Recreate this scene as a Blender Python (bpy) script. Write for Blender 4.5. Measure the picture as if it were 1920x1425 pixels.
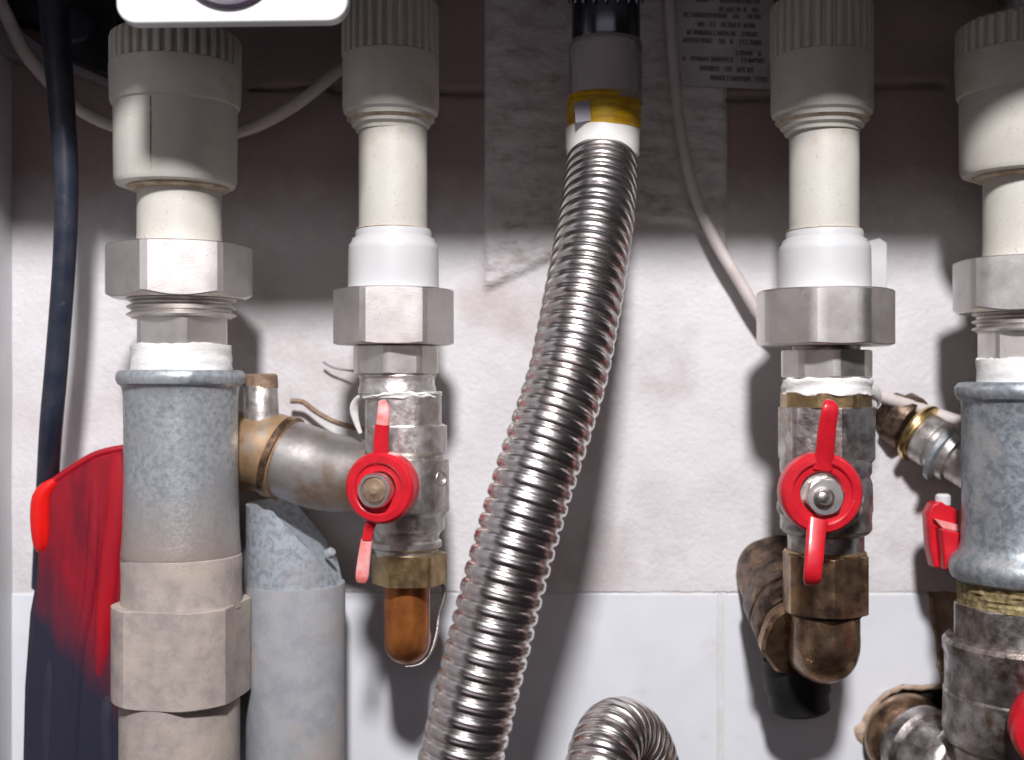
import bpy, math, random
from mathutils import Vector, Matrix, noise
random.seed(7)
C = bpy.context
SC = C.scene
for o in list(bpy.data.objects): bpy.data.objects.remove(o)

# ------------------------------------------------------------------ scale
S = 0.000175          # metres for one photograph pixel on the plane of the pipe axes
D = 2200.0            # camera distance in the same pixels
def W(px, py, z=0.0):
    k = (D - z) / D
    return Vector(((px - 960) * k * S, -z * S, -(py - 712.5) * k * S))
def K(z): return (D - z) / D * S

# ------------------------------------------------------------------ camera
cam = bpy.data.cameras.new('camera'); co = bpy.data.objects.new('camera', cam)
SC.collection.objects.link(co); SC.camera = co
co.location = (0, -D * S, 0); co.rotation_euler = (math.radians(90), 0, 0)
cam.sensor_width = 36; cam.lens = 36 * D / 1920
cam.clip_start = 0.01; cam.clip_end = 50
cam.dof.use_dof = True; cam.dof.focus_distance = (D - 110) * S; cam.dof.aperture_fstop = 9.0

# ------------------------------------------------------------------ light
world = bpy.data.worlds.new("World"); SC.world = world; world.use_nodes = True
bg = world.node_tree.nodes['Background']
bg.inputs['Color'].default_value = (0.50, 0.38, 0.44, 1); bg.inputs['Strength'].default_value = 0.03
L = bpy.data.lights.new('flash', 'AREA'); L.shape = 'DISK'; L.size = 520 * S; L.energy = 11.0
L.color = (1.0, 0.975, 0.99)
lo = bpy.data.objects.new('flash', L); SC.collection.objects.link(lo)
LP = Vector((30 * S, -4000 * S, 3100 * S)); lo.location = LP
lo.rotation_euler = (Vector((0, 0, 0)) - LP).to_track_quat('-Z', 'Y').to_euler()
# added fill lamp for metal reflections, standing in for the room behind
L2 = bpy.data.lights.new('room_fill', 'AREA'); L2.shape = 'RECTANGLE'; L2.size = 3000 * S; L2.size_y = 620 * S
L2.energy = 0.80 * math.pi * L2.size * L2.size_y; L2.color = (1.0, 0.87, 0.93)
l2 = bpy.data.objects.new('room_fill', L2); SC.collection.objects.link(l2); l2.location = (-150 * S, -2750 * S, 380 * S)
l2.rotation_euler = (Vector((0, 0, 0)) - l2.location).to_track_quat('-Z', 'Y').to_euler()
SC.view_settings.view_transform = 'Standard'; SC.view_settings.look = 'None'
SC.view_settings.exposure = 0.0; SC.view_settings.gamma = 1
SC.render.engine = 'CYCLES'
SC.cycles.filter_width = 1.6
SC.cycles.max_bounces = 8; SC.cycles.diffuse_bounces = 2; SC.cycles.transparent_max_bounces = 12

# ------------------------------------------------------------------ materials
def mat(name, col, rough=0.5, metal=0.0, col2=None, nscale=60, lo_=0.4, hi=0.62, col3=None, n3=300, lo3=.5, hi3=.65,
        bump=0.0, bscale=10, bdist=1.0, rvar=0.0, spec=0.5, coat=0.0, detail=6, stretch=None, fine=0.0, fscale=4, dust_shade_fade=None, dust_shade_x=0):
    m = bpy.data.materials.new(name); m.use_nodes = True
    nt = m.node_tree; N = nt.nodes; B = N['Principled BSDF']
    B.inputs['Roughness'].default_value = rough; B.inputs['Metallic'].default_value = metal
    B.inputs['Specular IOR Level'].default_value = spec
    B.inputs['Coat Weight'].default_value = coat
    tc = N.new('ShaderNodeTexCoord'); src = tc.outputs['Object']
    if stretch:
        mp = N.new('ShaderNodeMapping'); mp.inputs['Scale'].default_value = stretch
        nt.links.new(src, mp.inputs['Vector']); src = mp.outputs['Vector']
    def nz(px, det=detail, r=.6):
        n = N.new('ShaderNodeTexNoise'); n.inputs['Scale'].default_value = 1 / (px * S)
        n.inputs['Detail'].default_value = det; n.inputs['Roughness'].default_value = r
        nt.links.new(src, n.inputs['Vector']); return n.outputs['Fac']
    def mr(f, a, b, c, d):
        x = N.new('ShaderNodeMapRange'); x.inputs[1].default_value = a; x.inputs[2].default_value = b
        x.inputs[3].default_value = c; x.inputs[4].default_value = d; nt.links.new(f, x.inputs[0]); return x.outputs[0]
    def mx(f, a, b):
        x = N.new('ShaderNodeMix'); x.data_type = 'RGBA'
        nt.links.new(f, x.inputs[0])
        for v, i in ((a, 6), (b, 7)):
            if isinstance(v, tuple): x.inputs[i].default_value = (*v, 1)
            else: nt.links.new(v, x.inputs[i])
        return x.outputs[2]
    cur = col
    if col2: cur = mx(mr(nz(nscale), lo_, hi, 0, 1), cur, col2)
    if col3: cur = mx(mr(nz(n3), lo3, hi3, 0, 1), cur, col3)
    if fine:
        cur = mx(mr(nz(fscale, 2), .3, .7, 0, 1), cur, tuple(min(1, c * (1 - fine)) for c in col))if not (col2 or col3) else \
              mx(mr(nz(fscale, 2), .62, .72, 0, fine), cur, tuple(c * .35 for c in col))
    if dust_shade_fade:
        c_, za, zb = dust_shade_fade; sx = N.new('ShaderNodeSeparateXYZ'); nt.links.new(tc.outputs['Object'], sx.inputs[0])
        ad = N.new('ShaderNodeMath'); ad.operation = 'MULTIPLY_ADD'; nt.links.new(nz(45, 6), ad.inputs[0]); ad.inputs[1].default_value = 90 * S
        nt.links.new(sx.outputs[2], ad.inputs[2]); ax_ = N.new('ShaderNodeMath'); ax_.operation = 'MULTIPLY_ADD'; nt.links.new(sx.outputs[0], ax_.inputs[0]); ax_.inputs[1].default_value = dust_shade_x
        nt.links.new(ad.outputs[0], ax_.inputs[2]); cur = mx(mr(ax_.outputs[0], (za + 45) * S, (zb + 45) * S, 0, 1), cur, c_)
    if isinstance(cur, tuple): B.inputs['Base Color'].default_value = (*cur, 1)
    else: nt.links.new(cur, B.inputs['Base Color'])
    if rvar: nt.links.new(mr(nz(nscale * .6), .3, .7, max(0, rough - rvar), min(1, rough + rvar)), B.inputs['Roughness'])
    if bump:
        b = N.new('ShaderNodeBump'); b.inputs['Strength'].default_value = bump; b.inputs['Distance'].default_value = bdist * S
        nt.links.new(nz(bscale, 5), b.inputs['Height']); nt.links.new(b.outputs[0], B.inputs['Normal'])
    return m
M = {}
M['plaster'] = mat('plaster', (.74, .725, .735), .85, col2=(.63, .59, .595), nscale=150, lo_=.42, hi=.74, col3=(.50, .43, .43), n3=330, lo3=.54, hi3=.74, bump=.9, bscale=13, bdist=3, detail=10, dust_shade_fade=((.36, .265, .275), 280, 450), spec=.25)  # upper wall darkened in the colour itself, painting in the boiler's shade
M['plaster_patch'] = mat('plaster_patch', (.74, .71, .715), .85, col2=(.56, .50, .505), nscale=60, lo_=.42, hi=.70, col3=(.42, .36, .36), n3=44, lo3=.56, hi3=.72, bump=1.0, bscale=12, bdist=5, spec=.25, detail=9, stretch=(.7, 1, 1.4))
M['mortar'] = mat('mortar', (.55, .42, .30), .95, col2=(.34, .24, .16), nscale=60, bump=.8, bscale=14, bdist=3)
M['tile'] = mat('tile', (.80, .82, .86), .16, col2=(.74, .76, .80), nscale=260, col3=(.62, .60, .60), n3=90, lo3=.62, hi3=.85, bump=.08, bscale=120, bdist=2, rvar=.06)
M['panel'] = mat('panel', (.72, .72, .74), .4, col2=(.66, .65, .67), nscale=200)
M['white_plate'] = mat('white_plate', (.74, .75, .77), .35, col2=(.68, .69, .72), nscale=30, bump=.2, bscale=14)
M['plastic'] = mat('plastic', (.63, .61, .56), .38, col2=(.59, .56, .50), nscale=120, col3=(.50, .42, .31), n3=90, lo3=.60, hi3=.78, fine=.35, fscale=5, bump=.2, bscale=18, bdist=1, rvar=.08)
M['plastic_dirty'] = mat('plastic_dirty', (.56, .49, .38), .6, col2=(.36, .24, .13), nscale=26, stretch=(1, 1, 3.5), bump=.3, bscale=8)
M['plastic_pale'] = mat('plastic_pale', (.64, .65, .66), .4, col2=(.60, .60, .59), nscale=120, bump=.12, bscale=18)
M['nickel'] = mat('nickel', (.80, .77, .75), .43, 1.0, col2=(.70, .66, .63), nscale=70, bump=.4, bscale=2.6, bdist=.5, rvar=.05, fine=.35, fscale=4)
M['nickel_rough'] = mat('nickel_rough', (.76, .74, .72), .40, .9, col2=(.55, .51, .48), nscale=22, col3=(.32, .25, .18), n3=55, lo3=.58, hi3=.72, bump=.5, bscale=7, bdist=1, rvar=.12, fine=.4)
M['steel_worn'] = mat('steel_worn', (.58, .55, .54), .42, .95, col2=(.28, .245, .23), nscale=34, col3=(.32, .22, .14), n3=60, lo3=.56, hi3=.70, bump=.7, bscale=9, bdist=1.5, rvar=.15, fine=.4)
M['steel_tan'] = mat('steel_tan', (.52, .49, .48), .42, .8, col2=(.38, .26, .17), nscale=80, lo_=.46, hi=.66, bump=.35, bscale=12, rvar=.1, fine=.3)
M['galv'] = mat('galv', (.42, .465, .50), .46, .62, col2=(.27, .31, .345), nscale=14, lo_=.42, hi=.6, col3=(.50, .52, .53), n3=70, bump=.55, bscale=9, bdist=1.2, rvar=.12, fine=.5, fscale=5)
M['galv_dusty'] = mat('galv_dusty', (.47, .505, .53), .42, .45, col2=(.32, .355, .39), nscale=11, lo_=.42, hi=.62, col3=(.40, .415, .43), n3=90, bump=.5, bscale=8, bdist=1.2, rvar=.1, fine=.35, fscale=4, dust_shade_fade=((.45, .39, .355), 530, 395))
M['galv_pale'] = mat('galv_pale', (.44, .48, .53), .6, .2, col2=(.27, .305, .345), nscale=11, lo_=.42, hi=.62, col3=(.40, .40, .41), n3=110, lo3=.5, hi3=.68, bump=.5, bscale=9, bdist=1.2, rvar=.1, fine=.35, fscale=5)
M['cement_beige'] = mat('cement_beige', (.45, .39, .36), .75, col2=(.35, .305, .285), nscale=34, col3=(.50, .43, .37), n3=110, bump=.9, bscale=11, bdist=1, fine=.3, spec=.3)
M['cement_grey'] = mat('cement_grey', (.36, .375, .395), .8, col2=(.30, .315, .335), nscale=40, col3=(.40, .36, .34), n3=110, bump=.5, bscale=8, bdist=1, fine=.3, spec=.3)
M['tape'] = mat('tape', (.90, .89, .88), .7, col2=(.84, .82, .80), nscale=16, bump=.6, bscale=12, bdist=2, stretch=(1, 1, 2))
M['brass'] = mat('brass', (.50, .37, .19), .35, .9, col2=(.33, .22, .12), nscale=35, bump=.4, bscale=8, rvar=.1, fine=.4)
M['brass_dark'] = mat('brass_dark', (.44, .29, .18), .34, .9, col2=(.20, .13, .09), nscale=34, col3=(.58, .36, .15), n3=90, lo3=.55, hi3=.7, bump=.4, bscale=9, rvar=.12, fine=.4)
M['bronze_black'] = mat('bronze_black', (.22, .15, .11), .42, .85, col2=(.07, .05, .04), nscale=30, lo_=.42, hi=.6, col3=(.44, .29, .15), n3=50, lo3=.58, hi3=.7, bump=.8, bscale=11, bdist=2, rvar=.12)
M['brass_tan'] = mat('brass_tan', (.56, .37, .21), .45, .6, col2=(.40, .26, .15), nscale=60, col3=(.45, .41, .38), n3=90, lo3=.56, hi3=.7, bump=.35, bscale=10, rvar=.1)
M['bright_brass'] = mat('bright_brass', (.80, .62, .30), .25, 1.0, col2=(.62, .42, .18), nscale=30)
M['copper'] = mat('copper', (.46, .16, .04), .36, .6, col2=(.30, .09, .03), nscale=50, col3=(.20, .11, .06), n3=24, lo3=.58, hi3=.75, bump=.15, bscale=30, rvar=.08)
M['oxide'] = mat('oxide', (.34, .27, .12), .8, .2, col2=(.14, .10, .05), nscale=14, col3=(.50, .42, .22), n3=20, bump=.9, bscale=7, bdist=2)
M['rust'] = mat('rust', (.25, .16, .11), .7, .4, col2=(.36, .26, .18), nscale=14, bump=.6, bscale=6)
M['black_rubber'] = mat('black_rubber', (.007, .007, .007), .6, bump=.2, bscale=10)
M['navy_cable'] = mat('navy_cable', (.016, .022, .040), .36, col2=(.034, .038, .056), nscale=40, col3=(.09, .09, .10), n3=18, lo3=.66, hi3=.74, bump=.3, bscale=14)
M['black_plastic'] = mat('black_plastic', (.008, .010, .016), .35)
M['grey_plastic'] = mat('grey_plastic', (.30, .29, .31), .5)
M['white_cable'] = mat('white_cable', (.66, .60, .58), .45, col2=(.58, .51, .49), nscale=60)
M['red'] = mat('red', (.68, .016, .030), .33, col2=(.56, .012, .024), nscale=40, col3=(.62, .28, .26), n3=11, lo3=.70, hi3=.74, bump=.15, bscale=14, coat=.2, rvar=.06)
M['red_faded_or_glint'] = mat('red_faded_or_glint', (.80, .20, .18), .5, col2=(.78, .42, .42), nscale=25)
M['crimson'] = mat('crimson', (.30, .006, .018), .38, col2=(.15, .006, .018), nscale=70, lo_=.4, hi=.6, stretch=(1.6, 1, .35), bump=.3, bscale=20)
M['case_fade'] = mat('case_fade', (.30, .006, .018), .4, col2=(.15, .006, .018), nscale=70, lo_=.4, hi=.6, stretch=(1.6, 1, .35), bump=.4, bscale=16, dust_shade_fade=((.022, .022, .042), 390, 215), dust_shade_x=1.3)
M['case_red'] = mat('case_red', (.40, .007, .016), .38, col2=(.34, .006, .018), nscale=50, stretch=(1.5, 1, .4), bump=.3, bscale=16, dust_shade_fade=((.03, .018, .04), 350, 170), dust_shade_x=1.3)
M['bright_red'] = mat('bright_red', (.78, .010, .008), .25, coat=.3)
M['navy'] = mat('navy', (.020, .021, .042), .55, col2=(.032, .026, .05), nscale=60, bump=.5, bscale=14, stretch=(1.5, 1, .5))
M['hose'] = mat('hose', (.86, .82, .82), .25, 1.0, col2=(.76, .70, .68), nscale=60, rvar=.04)
M['chrome_dark'] = mat('chrome_dark', (.10, .11, .13), .22, .9)
M['hose_core'] = mat('hose_core', (.82, .78, .79), .5, .0, col2=(.58, .54, .55), nscale=30, bump=.6, bscale=14)
M['gold'] = mat('gold', (.66, .42, .008), .4, .0, col2=(.42, .22, .008), nscale=18, stretch=(.5, .5, 2.4), coat=.3)
M['print_grey'] = mat('print_grey', (.36, .34, .40), .5)
M['band_white'] = mat('band_white', (.86, .85, .82), .45)
M['grout'] = mat('grout', (.74, .74, .75), .9, col2=(.66, .64, .62), nscale=60, bump=.6, bscale=8, bdist=2)
M['paper'] = mat('paper', (.56, .55, .56), .7, col2=(.46, .44, .45), nscale=60)
M['ink'] = mat('ink', (.07, .055, .065), .7)
M['dark_hole'] = mat('dark_hole', (.012, .010, .009), .9)
M['glass_face'] = mat('glass_face', (.62, .62, .66), .1, coat=.5)
M['rim_dark'] = mat('rim_dark', (.10, .075, .11), .3)
m = bpy.data.materials.new('clear_sleeve'); m.use_nodes = True; nt = m.node_tree; nt.nodes.remove(nt.nodes['Principled BSDF'])
tr = nt.nodes.new('ShaderNodeBsdfTransparent'); tr.inputs[0].default_value = (.93, .92, .92, 1)
gl = nt.nodes.new('ShaderNodeBsdfGlossy'); gl.inputs['Roughness'].default_value = .15; gl.inputs['Color'].default_value = (.9, .88, .88, 1)
df = nt.nodes.new('ShaderNodeBsdfDiffuse'); df.inputs[0].default_value = (.8, .77, .78, 1); mh = nt.nodes.new('ShaderNodeMixShader'); mh.inputs[0].default_value = .30
nt.links.new(tr.outputs[0], mh.inputs[1]); nt.links.new(df.outputs[0], mh.inputs[2])
mxs = nt.nodes.new('ShaderNodeMixShader'); fr = nt.nodes.new('ShaderNodeLayerWeight'); fr.inputs[0].default_value = .35
nt.links.new(fr.outputs['Fresnel'], mxs.inputs[0]); nt.links.new(mh.outputs[0], mxs.inputs[1]); nt.links.new(gl.outputs[0], mxs.inputs[2])
nt.links.new(mxs.outputs[0], nt.nodes['Material Output'].inputs[0]); M['clear'] = m

# ------------------------------------------------------------------ object helpers
def tag(o, label, cat, group=None):
    o['label'] = label; o['category'] = cat
    if group: o['group'] = group
    return o
def thing(name, label, cat, base, group=None):
    o = bpy.data.objects.new(name, None); SC.collection.objects.link(o); o.empty_display_size = .005
    o.location = W(*base); return tag(o, label, cat, group)
def origin(p):
    v = Vector((0, 0, 0))
    while p is not None: v = v + p.location; p = p.parent
    return v
def link(name, V, F, material, parent=None, base=None, smooth=35):
    me = bpy.data.meshes.new(name)
    org = origin(parent) if parent is not None else (W(*base) if base else Vector((0, 0, 0)))
    me.from_pydata([tuple(v - org) for v in V], [], F); me.update()
    me.materials.append(M[material])
    if smooth:
        me.shade_smooth(); me.set_sharp_from_angle(angle=math.radians(smooth))
    o = bpy.data.objects.new(name, me); SC.collection.objects.link(o)
    if parent is not None: o.parent = parent
    else: o.location = org
    return o
def basis(axis):
    a = axis.normalized(); u = Vector((1, 0, 0)) if abs(a.x) < .8 else Vector((0, 0, 1))
    u = (u - a * u.dot(a)).normalized(); return a, u, a.cross(u)
def lathe3(name, ctr, axis, prof, material, parent=None, seg=64, rf=None, smooth=35, k=None, cap=True, base=None):
    """prof: (radius px, height px along axis) ; rf(theta, index, r) -> r"""
    c = W(*ctr); kk = k or K(ctr[2]); a, u, v = basis(Vector(axis)); V = []; F = []
    n = len(prof)
    for i, (r, h) in enumerate(prof):
        for j in range(seg):
            t = 2 * math.pi * j / seg; rr = rf(t, i, r) if rf else r
            V.append(c + a * h * kk + (u * math.cos(t) + v * math.sin(t)) * rr * kk)
    for i in range(n - 1):
        for j in range(seg):
            j2 = (j + 1) % seg; F.append((i * seg + j, i * seg + j2, (i + 1) * seg + j2, (i + 1) * seg + j))
    if cap:
        F.append(tuple(range(seg))[::-1]); F.append(tuple(range((n - 1) * seg, n * seg)))
    return link(name, V, F, material, parent, base, smooth)
def lathe(name, cx, prof, material, parent=None, z=0, **kw):
    """vertical turned piece: prof (radius px, photo y px) from top to bottom"""
    return lathe3(name, (cx, 712.5, z), (0, 0, -1), [(r, y - 712.5) for r, y in prof], material, parent, **kw)
def prism3(name, ctr, axis, h0, h1, R, n, rot, material, parent=None, cham=(.0, .0), rc=.90, corner=.972, hole=None, k=None, per=10, jag=0):
    """n-sided nut along axis with turned chamfers; R is the corner radius"""
    c = W(*ctr); kk = k or K(ctr[2]); a, u, v = basis(Vector(axis)); ap = R * math.cos(math.pi / n)
    seg = n * per; V = []; F = []; rings = []
    def rad(t):
        q = (t - rot) % (2 * math.pi / n) - math.pi / n
        return min(ap / math.cos(q), R * corner)
    rcc = R * rc
    inner = hole or R * .35
    def ring(fr, fh):
        for j in range(seg):
            t = 2 * math.pi * (j + .5) / seg; r = rad(t); rr = fr(r); h = fh(r, rr)
            V.append(c + a * h * kk + (u * math.cos(t) + v * math.sin(t)) * rr * kk)
        rings.append(1)
    s0, s1 = cham; b = R * .012
    f0 = lambda r: h0 + max(0, r - rcc) * s0; f1 = lambda r: h1 - max(0, r - rcc) * s1
    ring(lambda r: inner, lambda r, q: h0)
    ring(lambda r: min(r - b, rcc), lambda r, q: h0)
    ring(lambda r: r - b, lambda r, q: f0(q))
    ring(lambda r: r, lambda r, q: f0(q) + b)
    ring(lambda r: r, lambda r, q: f1(q) - b)
    ring(lambda r: r - b, lambda r, q: f1(q))
    ring(lambda r: min(r - b, rcc), lambda r, q: h1)
    ring(lambda r: inner, lambda r, q: h1)
    for i in range(len(rings) - 1):
        for j in range(seg):
            j2 = (j + 1) % seg; F.append((i * seg + j, i * seg + j2, (i + 1) * seg + j2, (i + 1) * seg + j))
    F.append(tuple(range(seg))[::-1]); nr = len(rings); F.append(tuple(range((nr - 1) * seg, nr * seg)))
    return link(name, V, F, material, parent, None, 14)
def prism(name, cx, y0, y1, R, n, rot, material, parent=None, z=0, **kw):
    return prism3(name, (cx, 712.5, z), (0, 0, -1), y0 - 712.5, y1 - 712.5, R, n, math.radians(rot), material, parent, **kw)
def spline(pts, step=6):
    """Catmull-Rom through tuples of any length"""
    out = []; P = [pts[0]] + list(pts) + [pts[-1]]
    for i in range(1, len(P) - 2):
        p0, p1, p2, p3 = P[i - 1], P[i], P[i + 1], P[i + 2]
        d = math.dist(p1[:2], p2[:2]) + abs(p1[2] - p2[2]); n = max(2, int(d / step))
        for k in range(n):
            t = k / n
            out.append(tuple(.5 * ((2 * b) + (-a + c) * t + (2 * a - 5 * b + 4 * c - d_) * t * t + (-a + 3 * b - 3 * c + d_) * t ** 3) for a, b, c, d_ in zip(p0, p1, p2, p3)))
    out.append(tuple(pts[-1])); return out
def sweep(name, pts, material, parent=None, seg=24, step=8, sq=2.0, flat=1.0, rmod=None, base=None, smooth=50, cap=True, up=None, resample=None):
    """pts: (px, py, z, radius px). flat scales the second section axis, sq>2 squares it off; rmod(arc px)->factor"""
    sp = spline(pts, step)
    P = [W(*p[:3]) for p in sp]; R = [p[3] * K(p[2]) for p in sp]
    if resample:
        L_ = [0]
        for i in range(1, len(P)): L_.append(L_[-1] + (P[i] - P[i - 1]).length)
        n = int(L_[-1] / (resample * S)); P2 = []; R2 = []; k = 0
        for i in range(n + 1):
            s = L_[-1] * i / n
            while k < len(L_) - 2 and L_[k + 1] < s: k += 1
            f = (s - L_[k]) / max(1e-12, L_[k + 1] - L_[k])
            P2.append(P[k].lerp(P[k + 1], f)); R2.append(R[k] * (1 - f) + R[k + 1] * f)
        P, R = P2, R2
    T = [(P[min(i + 1, len(P) - 1)] - P[max(i - 1, 0)]).normalized() for i in range(len(P))]
    a, u, v = basis(T[0])
    if up: u = Vector(up); u = (u - T[0] * u.dot(T[0])).normalized()
    V = []; F = []; arc = 0
    for i in range(len(P)):
        if i: arc += (P[i] - P[i - 1]).length / S
        u = (u - T[i] * u.dot(T[i])).normalized(); v = T[i].cross(u)
        r = R[i] * (rmod(arc) if rmod else 1)
        for j in range(seg):
            t = 2 * math.pi * j / seg; c, s = math.cos(t), math.sin(t)
            e = 2.0 / sq; x = math.copysign(abs(c) ** e, c); y = math.copysign(abs(s) ** e, s)
            V.append(P[i] + u * x * r + v * y * r * flat)
    n = len(P)
    for i in range(n - 1):
        for j in range(seg):
            j2 = (j + 1) % seg; F.append((i * seg + j, i * seg + j2, (i + 1) * seg + j2, (i + 1) * seg + j))
    if cap: F.append(tuple(range(seg))[::-1]); F.append(tuple(range((n - 1) * seg, n * seg)))
    return link(name, V, F, material, parent, base, smooth)
def slab(name, poly, z0, z1, material, parent=None, base=None, bev=3, smooth=30, bulge=None):
    """outline in photo pixels at depth z1 (front), extruded back to z0, rounded front edge"""
    pts = [Vector((x, y)) for x, y in poly]; n = len(pts)
    area = sum(pts[i].x * pts[(i + 1) % n].y - pts[(i + 1) % n].x * pts[i].y for i in range(n))
    if area < 0: pts = pts[::-1]
    def inset(d):
        out = []
        for i in range(n):
            e1 = (pts[i] - pts[i - 1]).normalized(); e2 = (pts[(i + 1) % n] - pts[i]).normalized()
            n1 = Vector((-e1.y, e1.x)); n2 = Vector((-e2.y, e2.x)); b = n1 + n2
            l = max(.35, b.length_squared / 2); out.append(pts[i] + b / (2 * l) * d)
        return out
    k1 = K(z1)
    def at(q, z): return Vector(((q.x - 960) * k1, -z * S, -(q.y - 712.5) * k1))
    rings = [([p for p in pts], z0), (pts, z1 - bev), (inset(bev * .3), z1 - bev * .3), (inset(bev), z1)]
    V = []; F = []
    for r, z in rings:
        for q in r: V.append(at(q, z))
    for i in range(3):
        for j in range(n):
            j2 = (j + 1) % n; F.append((i * n + j, (i + 1) * n + j, (i + 1) * n + j2, i * n + j2))
    F.append(tuple(range(3 * n, 4 * n))[::-1]); F.append(tuple(range(n)))
    return link(name, V, F, material, parent, base, smooth)
def box(name, x0, x1, y0, y1, z0, z1, material, parent=None, base=None):
    """world-pixel box (no perspective): x right, y up, z towards the camera"""
    V = [Vector((x * S, -z * S, y * S)) for x in (x0, x1) for y in (y0, y1) for z in (z0, z1)]
    F = [(0, 1, 3, 2), (4, 6, 7, 5), (0, 4, 5, 1), (2, 3, 7, 6), (0, 2, 6, 4), (1, 5, 7, 3)]
    return link(name, V, F, material, parent, base, 0)

# ================================================================== SETTING
WZ = -260
wall = box('wall', -1500, 1700, -1300, 1300, WZ - 90, WZ - 16, 'mortar'); wall['kind'] = 'structure'
# plaster: one real height field with the paler raised patch, joints and cracks
def seg_d(p, a, b):
    a = Vector(a); b = Vector(b); p = Vector(p); ab = b - a; t = max(0, min(1, (p - a).dot(ab) / ab.length_squared)); return (p - a - ab * t).length
low = [(700, 545), (910, 545), (1040, 482), (1190, 412), (1290, 420), (1345, 468), (1500, 482)]
def low_y(x):
    for (a, b), (c, d) in zip(low, low[1:]):
        if a <= x <= c: return b + (d - b) * (x - a) / (c - a)
    return 0
sm = lambda a, b, x: max(0, min(1, (x - a) / (b - a)))
def height(px, py):
    h = 3.0 * noise.noise(Vector((px / 170, py / 170, 0))) + 1.2 * noise.noise(Vector((px / 50, py / 50, 5)))
    ex = min(sm(906, 914, px), sm(1364, 1356, px)); ey = sm(4, -8, py - low_y(px)) if 900 < px < 1370 else 0
    f = ex * ey
    h += f * (15 + 5 * noise.noise(Vector((px / 40, py / 25, 9))) + 3.5 * noise.noise(Vector((px / 16, py / 12, 2))))
    if py < 600:
        g = 1.5 + 1.5 * noise.noise(Vector((px / 60, 3, 1)))
        for a, b, w in (((470, 168), (640, 160), 4), ((620, 168), (912, 174), 7), ((1620, 160), (1765, 157), 8), ((1362, 186), (1460, 182), 6)):
            if min(a[0], b[0]) - 20 < px < max(a[0], b[0]) + 20:
                d = seg_d((px, py), a, b); h -= 16 * (1 - f) * sm(w + g, 1, d)
    return h
nx, ny = 330, 190; x0, x1, y0, y1 = -60, 1990, -60, 1109
V = []; F = []
for j in range(ny + 1):
    for i in range(nx + 1):
        px = x0 + (x1 - x0) * i / nx; py = y0 + (y1 - y0) * j / ny
        p = W(px, py, WZ); p.y -= height(px, py) * S; V.append(p)
for j in range(ny):
    for i in range(nx):
        a = j * (nx + 1) + i; F.append((a, a + 1, a + nx + 2, a + nx + 1))
for i in range(nx + 1):
    px = x0 + (x1 - x0) * i / nx; V[ny * (nx + 1) + i].z += 3.5 * S * noise.noise(Vector((px / 22, 3, 3))) + 2 * S * noise.noise(Vector((px / 7, 8, 3)))
b0 = len(V)
for i in range(nx + 1): p = V[ny * (nx + 1) + i].copy(); p.y = -(WZ - 16) * S; V.append(p)
for i in range(nx): F.append((ny * (nx + 1) + i, ny * (nx + 1) + i + 1, b0 + i + 1, b0 + i))
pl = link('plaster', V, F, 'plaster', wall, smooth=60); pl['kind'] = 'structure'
pl.data.materials.append(M['plaster_patch'])
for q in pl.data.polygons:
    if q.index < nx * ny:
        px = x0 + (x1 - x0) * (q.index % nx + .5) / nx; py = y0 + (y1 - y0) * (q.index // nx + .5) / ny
        if 908 < px < 1362 and py < low_y(px) + 3: q.material_index = 1  # paler patch, left free of the painted shade
for xa, xb in ((-60, 318), (330, 1346)):
    slab('tile', [(xa, 1114), (xb, 1114), (xb, 1500), (xa, 1500)], WZ - 16, WZ + 1, 'tile', wall, bev=3)
slab('tile', [(1356, 1114), (1742, 1114), (1746, 1160), (1756, 1205), (1758, 1250), (1768, 1283), (1725, 1286), (1692, 1284), (1660, 1298), (1630, 1326), (1616, 1352), (1604, 1372), (1622, 1400), (1640, 1440), (1640, 1500), (1356, 1500)], WZ - 16, WZ + 1, 'tile', wall, bev=3)
slab('grout', [(1340, 1108), (1362, 1108), (1362, 1500), (1340, 1500)], WZ - 16, WZ - 2.5, 'grout', wall, bev=1)
slab('grout', [(312, 1108), (336, 1108), (336, 1500), (312, 1500)], WZ - 16, WZ - 2.5, 'grout', wall, bev=1)
slab('grout', [(-60, 1104), (311, 1104), (311, 1122), (-60, 1122)], WZ - 16, WZ - 2.5, 'grout', wall, bev=1)
slab('grout', [(337, 1104), (1339, 1104), (1339, 1122), (337, 1122)], WZ - 16, WZ - 2.5, 'grout', wall, bev=1)
slab('grout', [(1363, 1104), (1738, 1104), (1738, 1122), (1363, 1122)], WZ - 16, WZ - 2.5, 'grout', wall, bev=1)
hole = lathe3('pipe_hole', (1708, 1372, WZ - 15), (0, -1, 0), [(78, 0), (78, 1.2)], 'dark_hole', wall, seg=28, rf=lambda t, i, r: r * (1 + .08 * math.sin(3 * t) + .05 * math.sin(7 * t + 1)))
M['chip'] = mat('chip', (.58, .45, .35), .95, col2=(.46, .32, .22), nscale=24, bump=.9, bscale=7, bdist=3)
rim = sweep('broken_plaster', [(1744, 1118, WZ - 6, 6), (1747, 1160, WZ - 6, 8), (1757, 1205, WZ - 6, 6), (1760, 1250, WZ - 6, 9), (1770, 1281, WZ - 5, 9), (1725, 1288, WZ - 6, 7), (1692, 1287, WZ - 6, 9), (1662, 1300, WZ - 6, 7), (1634, 1328, WZ - 6, 9), (1620, 1352, WZ - 6, 13), (1612, 1374, WZ - 6, 15), (1628, 1402, WZ - 6, 9), (1644, 1440, WZ - 6, 8)], 'chip', wall, seg=12, step=4, rmod=lambda a: .85 + .7 * noise.noise(Vector((a / 19, 2, 7))), smooth=0)
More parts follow.
